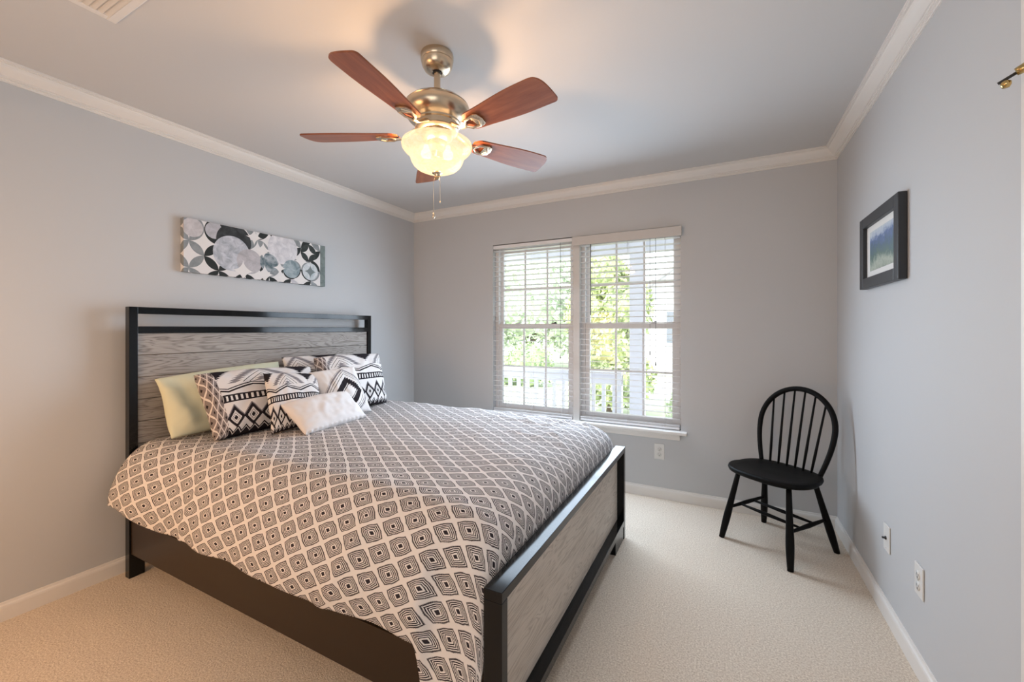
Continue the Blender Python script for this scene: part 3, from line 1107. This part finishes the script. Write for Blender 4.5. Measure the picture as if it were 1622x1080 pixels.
# ================================================================== ceiling vent
vt = thing('ceiling_vent', 'white ceiling air vent with louvres near the left wall', 'vent', (-1.85, 0.585, ZC))
bm = bmesh.new()
VX, VY = 0.175, 0.115
box(bm, -VX, VX, VY - 0.028, VY, -0.009, -0.0005, 0.003)
box(bm, -VX, VX, -VY, -VY + 0.028, -0.009, -0.0005, 0.003)
box(bm, -VX, -VX + 0.028, -VY + 0.028, VY - 0.028, -0.009, -0.0005, 0.003)
box(bm, VX - 0.028, VX, -VY + 0.028, VY - 0.028, -0.009, -0.0005, 0.003)
link('vent_frame', bm, m_trim, vt)
link('vent_backing', BX(-VX + 0.028, VX - 0.028, -VY + 0.028, VY - 0.028, -0.0012, -0.0004), m_dark, vt)
bm = bmesh.new()
for k in range(9):
    yy = -VY + 0.029 + k * 0.0193
    vs = [bm.verts.new((sx * (VX - 0.028), yy + dy, dz)) for sx in (-1, 1) for dy, dz in ((0, -0.0015), (0.0185, -0.0095), (0.0190, -0.0110), (0.0005, -0.0030))]
    for q in ((0, 1, 2, 3), (7, 6, 5, 4), (0, 4, 5, 1), (1, 5, 6, 2), (2, 6, 7, 3), (3, 7, 4, 0)):
        bm.faces.new([vs[i] for i in q])
link('louvres', bm, m_trim, vt)

# ================================================================== ceiling fan
FXC, FYC = -1.068, 1.397
fan = thing('ceiling_fan', 'brushed nickel ceiling fan with five cherry blades and lit glass bowl', 'ceiling fan', (FXC, FYC, ZC))
Z = lambda z: z - ZC


def fpart(name, prof, mat, parent=fan, seg=56, cap=True):
    bm = bmesh.new()
    lathe(bm, [(r, Z(z)) for r, z in prof], 0, 0, seg, cap=cap)
    return link(name, bm, mat, parent, auto=35)


fpart('canopy', [(0, 2.4145), (0.066, 2.4145), (0.068, 2.408), (0.068, 2.392), (0.064, 2.386), (0.066, 2.382), (0.062, 2.366), (0.053, 2.350), (0.038, 2.342), (0.022, 2.340), (0.020, 2.344), (0, 2.346)], m_nickel)
fpart('downrod', [(0, 2.35), (0.0135, 2.35), (0.0135, 2.23), (0, 2.23)], m_nickel)
fpart('rod_collar', [(0, 2.3455), (0.018, 2.3455), (0.018, 2.336), (0, 2.336)], m_dark)
fpart('motor_housing', [(0, 2.244), (0.022, 2.244), (0.030, 2.240), (0.060, 2.235), (0.092, 2.225), (0.116, 2.211), (0.128, 2.200), (0.131, 2.197), (0.129, 2.194), (0.134, 2.190),
                        (0.136, 2.180), (0.132, 2.160), (0.120, 2.142), (0.105, 2.130), (0.098, 2.127), (0.097, 2.121), (0.090, 2.118), (0.088, 2.098), (0.091, 2.094), (0.088, 2.090), (0.076, 2.084), (0, 2.084)], m_nickel)
fpart('switch_housing', [(0, 2.084), (0.066, 2.084), (0.068, 2.070), (0.060, 2.058), (0.040, 2.050), (0.034, 2.036), (0.03, 2.030), (0, 2.030)], m_nickel)
# glass bowl, open upwards around its holder
bm = bmesh.new()
prof = [(0.139, 2.044), (0.144, 2.040), (0.146, 2.032), (0.144, 2.022), (0.136, 2.011), (0.124, 2.001), (0.115, 1.991), (0.110, 1.979), (0.106, 1.966), (0.098, 1.952), (0.084, 1.939), (0.062, 1.929), (0.032, 1.924), (0, 1.923)]
lathe(bm, [(r, Z(z)) for r, z in prof], 0, 0, 64, cap=False)
bowl = link('glass_bowl', bm, m_bowl, fan)
fpart('finial', [(0, 1.923), (0.019, 1.923), (0.021, 1.918), (0.012, 1.913), (0.010, 1.905), (0.012, 1.900), (0.006, 1.893), (0, 1.892)], m_nickel)
for k in range(2):
    a = 0.6 + k * PI
    bm = bmesh.new()
    lathe(bm, [(0, 0.026), (0.010, 0.026), (0.011, 0.012), (0.020, -0.002), (0.0225, -0.014), (0.018, -0.026), (0, -0.033)], 0, 0, 20)
    b_ = link('light_bulb', bm, m_bulb, fan)
    b_.location = (0.045 * math.cos(a), 0.045 * math.sin(a), Z(2.008))
    # the bulb's own light
    lamp('bulb_light', 'POINT', (FXC + 0.045 * math.cos(a), FYC + 0.045 * math.sin(a), 1.994), 10.0, (1.0, 0.58, 0.29), radius=0.024)
    b_.visible_shadow = True
for k, (dx, dy, zl) in enumerate(((-0.014, -0.006, 1.752), (0.012, 0.004, 1.80))):
    bm = bmesh.new()
    zz = 1.905
    tube(bm, [(dx * 0.6, dy * 0.6, Z(1.906)), (dx, dy, Z(1.88)), (dx, dy, Z(zl))], 0.0011, 6)
    zq = zl
    ch_ = link('pull_chain', bm, m_chain, fan)
    bm = bmesh.new()
    lathe(bm, [(0, Z(zl) + 0.002), (0.002, Z(zl)), (0.0055, Z(zl) - 0.010), (0.006, Z(zl) - 0.016), (0.003, Z(zl) - 0.022), (0, Z(zl) - 0.023)] if k == 0 else
          [(0, Z(zl) + 0.001), (0.0025, Z(zl)), (0.0025, Z(zl) - 0.006), (0, Z(zl) - 0.007)], dx, dy, 14)
    link('chain_pendant', bm, m_chain, ch_)


def blade_bm():
    """blade lies along +x, from r=.165 to .56, width .10 to .135, rounded tip"""
    bm = bmesh.new()
    R0, R1 = 0.165, 0.543
    pts = []
    n = 26
    up, lo = [], []
    for i in range(n + 1):
        t = i / n
        x = R0 + (R1 - R0) * t
        hw_ = 0.046 + 0.020 * smooth(0, 0.75, t)
        if False:
            pass
        elif t < 0.10:
            q = 1 - t / 0.10
            k = 1 - 0.50 * q ** 2
            up.append((x, hw_ * k)); lo.append((x, -hw_ * k))
        else:
            up.append((x, hw_)); lo.append((x, -hw_))
    # tip: small round corner on one side, long sweep back on the other
    hw_ = up[-1][1]
    tip = []
    for i in range(1, 7):
        a = i / 6 * PI / 2
        tip.append((R1 + 0.016 * math.sin(a), hw_ - 0.016 * (1 - math.cos(a))))
    for i in range(1, 15):
        q = i / 15
        tip.append((R1 + 0.016 - 0.050 * q ** 3.0, (hw_ - 0.016) + (-hw_ - (hw_ - 0.016)) * math.sin(q * PI / 2)))
    lo = [p for p in lo if p[0] < R1 - 0.034]
    outline = up + tip + lo[::-1]
    prism(bm, outline, -0.003, 0.003)
    return bm


def iron_bm():
    bm = bmesh.new()
    # arm from the motor base curving out and down, splitting into a square loop under the blade
    tube(bm, [(0.070, 0, 0.024), (0.095, 0, 0.022), (0.120, 0.0, 0.006), (0.145, 0, -0.010), (0.172, 0, -0.012)], [0.013, 0.012, 0.010, 0.009, 0.010], 10, flat=(0.55, 1.25))
    loop = [(0.168, 0, -0.012), (0.190, 0.024, -0.011), (0.226, 0.028, -0.010), (0.243, 0, -0.010), (0.226, -0.028, -0.010), (0.190, -0.024, -0.011)]
    tube(bm, loop, 0.0062, 8, closed=True, flat=(0.8, 1.0))
    # pad the blade rests on
    out = [(0.235, -0.034), (0.252, -0.026), (0.258, 0), (0.252, 0.026), (0.235, 0.034), (0.215, 0.030), (0.215, -0.030)]
    prism(bm, out, -0.011, -0.0032, bev=0.001)
    return bm


ph0 = math.radians(6.7)
blade_me = iron_me = None
for k, ang in enumerate((-90, -18, 54, 126, 198)):
    a = math.radians(ang) + ph0
    if blade_me is None:
        b = link('fan_blade', blade_bm(), m_cherry, fan); blade_me = b.data
        ir = link('blade_iron', iron_bm(), m_nickel, b, auto=40); iron_me = ir.data
    else:
        b = bpy.data.objects.new('fan_blade', blade_me); COL.objects.link(b); b.parent = fan
        ir = bpy.data.objects.new('blade_iron', iron_me); COL.objects.link(ir); ir.parent = b
    M_ = Matrix.Translation((0, 0, Z(2.076))) @ Matrix.Rotation(a, 4, 'Z') @ Matrix.Rotation(math.radians(-12.0), 4, 'X')
    b.matrix_local = M_
    if k == 0: pass

# ================================================================== windsor chair
ch = thing('windsor_chair', 'black spindle back windsor chair standing in the corner beside the window', 'chair', (0.2765, 2.876, 0), math.radians(143.3))
SZ = 0.440
bm = bmesh.new()
seg = 60
outl = []
for i in range(seg):
    t = 2 * PI * i / seg
    c_, s_ = math.cos(t), math.sin(t)
    n_ = 2.7
    hx = 0.236 if s_ > 0 else 0.225
    x = hx * math.copysign(abs(c_) ** (2 / n_), c_)
    y = (0.205 if s_ > 0 else 0.185) * math.copysign(abs(s_) ** (2 / n_), s_) + 0.015
    outl.append((x, y))
rings = []
for k, (sc, z) in enumerate(((0.90, SZ - 0.034), (0.975, SZ - 0.028), (1.0, SZ - 0.014), (0.985, SZ - 0.002), (0.95, SZ), (0.80, SZ - 0.004), (0.55, SZ - 0.010), (0.25, SZ - 0.012))):
    rings.append([bm.verts.new((x * sc, (y - 0.015) * sc + 0.015, z)) for x, y in outl])
for a, b in zip(rings, rings[1:]):
    for i in range(seg):
        f = bm.faces.new((a[i], a[(i + 1) % seg], b[(i + 1) % seg], b[i])); f.smooth = True
bm.faces.new(rings[0][::-1]); bm.faces.new(rings[-1])
link('seat', bm, m_chair, ch)


def leg(x1, y1, x0, y0, name='leg'):
    bm = bmesh.new()
    pts, rr = [], []
    for t, r in ((0, 0.013), (0.15, 0.0145), (0.4, 0.0165), (0.62, 0.0200), (0.72, 0.0205), (0.85, 0.0185), (1.0, 0.0150)):
        pts.append((x1 + (x0 - x1) * t, y1 + (y0 - y1) * t, (SZ - 0.030) * (1 - t))); rr.append(r)
    tube(bm, pts, rr, 16)
    return link(name, bm, m_chair, ch)


LT = {}
for sx in (-1, 1):
    LT[(sx, 1)] = ((sx * 0.145, 0.130), (sx * 0.201, 0.212))
    LT[(sx, -1)] = ((sx * 0.140, -0.115), (sx * 0.210, -0.212))
    for sy in (1, -1):
        (a, b), (c, d) = LT[(sx, sy)]
        leg(a, b, c, d)


def leg_at(sx, sy, z):
    (a, b), (c, d) = LT[(sx, sy)]
    t = 1 - z / (SZ - 0.03)
    return Vector((a + (c - a) * t, b + (d - b) * t, z))


mids = {}
for sx in (-1, 1):
    p, q = leg_at(sx, 1, 0.185), leg_at(sx, -1, 0.185)
    bm = bmesh.new()
    tube(bm, [p.lerp(q, t) for t in (0, 0.2, 0.5, 0.8, 1)], [0.007, 0.0095, 0.0125, 0.0095, 0.007], 12)
    link('side_stretcher', bm, m_chair, ch)
    mids[sx] = (p, q)
for t0 in (0.30, 0.66):
    a, b = mids[-1][0].lerp(mids[-1][1], t0), mids[1][0].lerp(mids[1][1], t0)
    bm = bmesh.new()
    tube(bm, [a.lerp(b, t) for t in (0, 0.2, 0.5, 0.8, 1)], [0.006, 0.008, 0.0105, 0.008, 0.006], 12)
    link('cross_stretcher', bm, m_chair, ch)
# bow back
bow = []
TOPZ = 0.905


def bow_pt(t):      # t 0..1 around the hoop
    a = PI * t
    # sides run up and slightly outwards, then semi-ellipse
    if t < 0.25 or t > 0.75:
        q = (t / 0.25) if t < 0.25 else ((1 - t) / 0.25)
        sx = 1 if t < 0.25 else -1
        x = sx * (0.168 + 0.045 * math.sin(q * PI / 2))
        z = SZ - 0.008 + 0.245 * q
    else:
        q = (t - 0.25) / 0.5 * PI
        x = 0.213 * math.cos(q)
        z = SZ - 0.008 + 0.245 + 0.222 * math.sin(q)
    y = -0.125 - 0.115 * (z - SZ) / 0.46
    return Vector((x, y, z))


bm = bmesh.new()
N_ = 64
tube(bm, [bow_pt(i / N_) for i in range(N_ + 1)], [0.0125 + 0.003 * math.sin(PI * i / N_) for i in range(N_ + 1)], 14)
link('bow_back', bm, m_chair, ch)
for k in range(6):
    f_ = (k - 2.5) / 2.5
    xb = 0.118 * f_
    xt = 0.150 * f_
    # find hoop height at xt
    zt = SZ - 0.008 + 0.245 + 0.222 * math.sqrt(max(0, 1 - (xt / 0.213) ** 2))
    yt = -0.125 - 0.115 * (zt - SZ) / 0.46
    p, q = Vector((xb, -0.130 - 0.012 * (1 - abs(f_)), SZ - 0.010)), Vector((xt, yt, zt))
    bm = bmesh.new()
    tube(bm, [p.lerp(q, t) for t in (0, 0.25, 0.5, 1)], [0.0060, 0.0078, 0.0066, 0.0052], 10)
    link('spindle', bm, m_chair, ch)

# ================================================================== outside the window
m_lawn = Mat('lawn', rough=0.9); m_lawn.base(m_lawn.mix(m_lawn.noise(scale=3, detail=5), (0.40, 0.46, 0.32), (0.58, 0.62, 0.45))); m_lawn = m_lawn.m
m_drive = Mat('driveway', (0.62, 0.60, 0.57), 0.9).m
m_porch = Mat('porch_paint', (0.80, 0.80, 0.86), 0.5).m
m_deck = Mat('porch_floor', (0.62, 0.62, 0.66), 0.7).m
m_siding = Mat('siding', rough=0.7)
_x, _y, _z = m_siding.xyz(m_siding.obj())
m_siding.base(m_siding.mix((_z * 7).fr().lt(0.08), (0.78, 0.78, 0.84), (0.55, 0.55, 0.62))); m_siding = m_siding.m
m_roof = Mat('roof_shingle', (0.42, 0.41, 0.44), 0.9).m
m_housewin = Mat('house_window_glass', (0.18, 0.20, 0.24), 0.15).m
m_bark = Mat('bark', (0.16, 0.11, 0.08), 0.9).m
GZ = -0.45
struct('ground', BX(-26, 24, YW + T + 1.95, 45, GZ - 0.1, GZ), m_lawn)
struct('floor_porch', BX(-7, 5, YW + T, YW + T + 1.95, -0.30, -0.12), m_deck)
struct('ceiling_porch', BX(-7, 5, YW + T, YW + T + 2.15, 2.50, 2.60), m_porch)
struct('beam_porch', BX(-7, 5, YW + T + 1.60, YW + T + 1.75, 2.18, 2.50), m_porch)
dv_ = tag(link('driveway', BX(-4.2, 9, 11.2, 15.5, GZ, GZ + 0.01), m_drive), kind='structure')

ry = 5.0
rail = thing('porch_railing', 'white porch railing with square balusters outside the window', 'railing', (-3.2, ry, -0.12))
bm = BX(-3.6, 2.12, -0.05, 0.05, 0.835, 0.875, 0.004)
box(bm, -3.6, 2.12, -0.022, 0.022, 0.725, 0.835, 0.002)
link('top_rail', bm, m_porch, rail)
link('bottom_rail', BX(-3.6, 2.12, -0.03, 0.03, 0.08, 0.14, 0.002), m_porch, rail)
bal = None
for k in range(44):
    xx = -3.5 + k * 0.1285
    if bal is None:
        bal = link('baluster', BX(-0.021, 0.021, -0.021, 0.021, 0.14, 0.725), m_porch, rail); o = bal
    else:
        o = bal.copy(); COL.objects.link(o); o.parent = rail
    o.location = (xx, 0, 0)
link('newel_post', BX(2.03, 2.12, -0.045, 0.045, 0, 0.835), m_porch, rail)
pc = thing('porch_column', 'square white porch column beyond the right window', 'column', (-0.885, ry, -0.12))
bm = BX(-0.085, 0.085, -0.13, -0.055, 0.0, 2.62)
link('column_shaft', bm, m_porch, pc)
bm = BX(-0.105, 0.105, -0.15, -0.053, 0, 0.10, 0.004)
link('column_base', bm, m_porch, pc)


def tree(name, label, loc, blobs, trunk_r, trunk_h, c1, c2, leaf=0.09, n=1500, group=None, cat='tree'):
    e = thing(name, label, cat, loc, 0, group)
    if trunk_h > 0:
        bm = bmesh.new()
        tube(bm, [(0, 0, 0), (0.05, 0, trunk_h * 0.5), (0, 0.05, trunk_h)], [trunk_r, trunk_r * 0.8, trunk_r * 0.5], 10)
        for q in range(5):
            a = q * 1.26
            tube(bm, [(0.03, 0, trunk_h * 0.6), (math.cos(a) * 0.4, math.sin(a) * 0.4, trunk_h * 1.05)], [trunk_r * 0.4, trunk_r * 0.15], 6)
        link('trunk', bm, m_bark, e)
    m = Mat(name + '_leaves', rough=0.6)
    geo = m.noise(scale=2.6, detail=4)
    m.base(m.ramp(geo, [(0.3, c1), (0.65, c2)]))
    rnd = random.Random(sum(map(ord, name)) + int(abs(loc[0]) * 10))
    bm = bmesh.new()
    tot = sum(b[3] * b[4] * b[5] for b in blobs)
    for (bx, by, bz, rx, ry_, rz_) in blobs:
        cnt = int(n * rx * ry_ * rz_ / tot)
        # inner mass
        b2 = bmesh.new()
        bmesh.ops.create_icosphere(b2, subdivisions=3, radius=1)
        for v in b2.verts:
            k = 0.80 + 0.22 * noise.noise(v.co * 2.2 + Vector((bx, by, bz)))
            v.co = Vector((v.co.x * rx * k + bx, v.co.y * ry_ * k + by, v.co.z * rz_ * k + bz))
        merge(bm, b2)
        for _ in range(cnt):
            d = Vector((rnd.gauss(0, 1), rnd.gauss(0, 1), rnd.gauss(0, 1))).normalized()
            k = rnd.uniform(0.78, 1.08)
            p = Vector((d.x * rx * k + bx, d.y * ry_ * k + by, d.z * rz_ * k + bz))
            t1 = Vector((rnd.uniform(-1, 1), rnd.uniform(-1, 1), rnd.uniform(-1, 1))).normalized()
            t2 = t1.cross(d + Vector((rnd.uniform(-.6, .6), rnd.uniform(-.6, .6), rnd.uniform(-.6, .6)))).normalized()
            s = leaf * rnd.uniform(0.6, 1.3)
            vs = [bm.verts.new(p + t1 * s), bm.verts.new(p + t2 * s * 0.5), bm.verts.new(p - t1 * s), bm.verts.new(p - t2 * s * 0.5)]
            bm.faces.new(vs)
    link('foliage', bm, m.m, e, recalc=False)
    return e


tree('leafy_tree', 'yellow green tree standing just beyond the porch railing', (-2.05, 8.4, GZ),
     [(0.0, 0, 1.35, 0.62, 0.6, 0.85), (-0.45, 0.1, 2.0, 0.55, 0.5, 0.65), (0.30, 0, 2.15, 0.5, 0.5, 0.75), (0.1, 0, 0.75, 0.75, 0.6, 0.6), (-0.1, 0, 2.85, 0.45, 0.45, 0.45)],
     0.09, 1.8, (0.24, 0.32, 0.16), (0.74, 0.80, 0.42), 0.07, 5200)
tree('shade_tree', 'large pale green tree across the lawn, left of the other tree', (-7.8, 17, GZ),
     [(0, 0, 3.2, 2.6, 1.8, 2.2), (-2.4, 0.5, 2.4, 1.8, 1.5, 1.9), (1.9, 0.4, 2.4, 1.6, 1.4, 1.8)], 0.22, 1.6, (0.50, 0.60, 0.46), (0.78, 0.85, 0.70), 0.18, 4200)
tree('garden_shrub', 'low pale shrub beside the porch at the right end of the railing', (-0.38, 5.75, GZ),
     [(0, 0, 0.55, 0.28, 0.3, 0.5)], 0.0, 0.0, (0.45, 0.58, 0.35), (0.78, 0.84, 0.62), 0.035, 1500, cat='shrub')
tree('lawn_shrub', 'dark round shrub on the lawn left of the yellow green tree', (-5.25, 11.4, GZ),
     [(0, 0, 0.62, 0.85, 0.5, 0.72), (-0.8, 0.1, 0.45, 0.6, 0.5, 0.5)], 0.0, 0.0, (0.20, 0.30, 0.16), (0.46, 0.56, 0.30), 0.05, 1500, cat='shrub')

hs_ = thing('neighbour_house', 'white sided neighbouring house with gabled roof seen through the right window', 'house', (0.6, 17.5, GZ))
bm = BX(-3.4, 4.4, 0, 6, 0, 3.4)
vs = [bm.verts.new(p) for p in ((-3.4, 0, 3.4), (4.4, 0, 3.4), (0.5, 0, 6.2), (-3.4, 0.1, 3.4), (4.4, 0.1, 3.4), (0.5, 0.1, 6.2))]
bm.faces.new(vs[:3]); bm.faces.new(vs[3:][::-1])
link('wall_body', bm, m_siding, hs_)
bm = bmesh.new()
for sx in (-1, 1):
    x0, x1 = 0.5, 0.5 + sx * 4.3
    vs = [bm.verts.new(p) for p in ((x0, -0.4, 6.30), (x1, -0.4, 3.20), (x1, 6.3, 3.20), (x0, 6.3, 6.30), (x0, -0.4, 6.12), (x1, -0.4, 3.02), (x1, 6.3, 3.02), (x0, 6.3, 6.12))]
    for q in ((0, 1, 2, 3), (7, 6, 5, 4), (0, 4, 5, 1), (1, 5, 6, 2), (2, 6, 7, 3), (3, 7, 4, 0)):
        bm.faces.new([vs[i] for i in q])
link('roof', bm, m_roof, hs_)
for xx in (-2.2, 0.2, 2.4):
    fr_ = link('house_window', BX(xx - 0.5, xx + 0.5, -0.06, 0.0, 1.1, 2.5), m_porch, hs_)
    link('pane', BX(xx - 0.42, xx + 0.42, -0.07, -0.061, 1.18, 2.42), m_housewin, fr_)
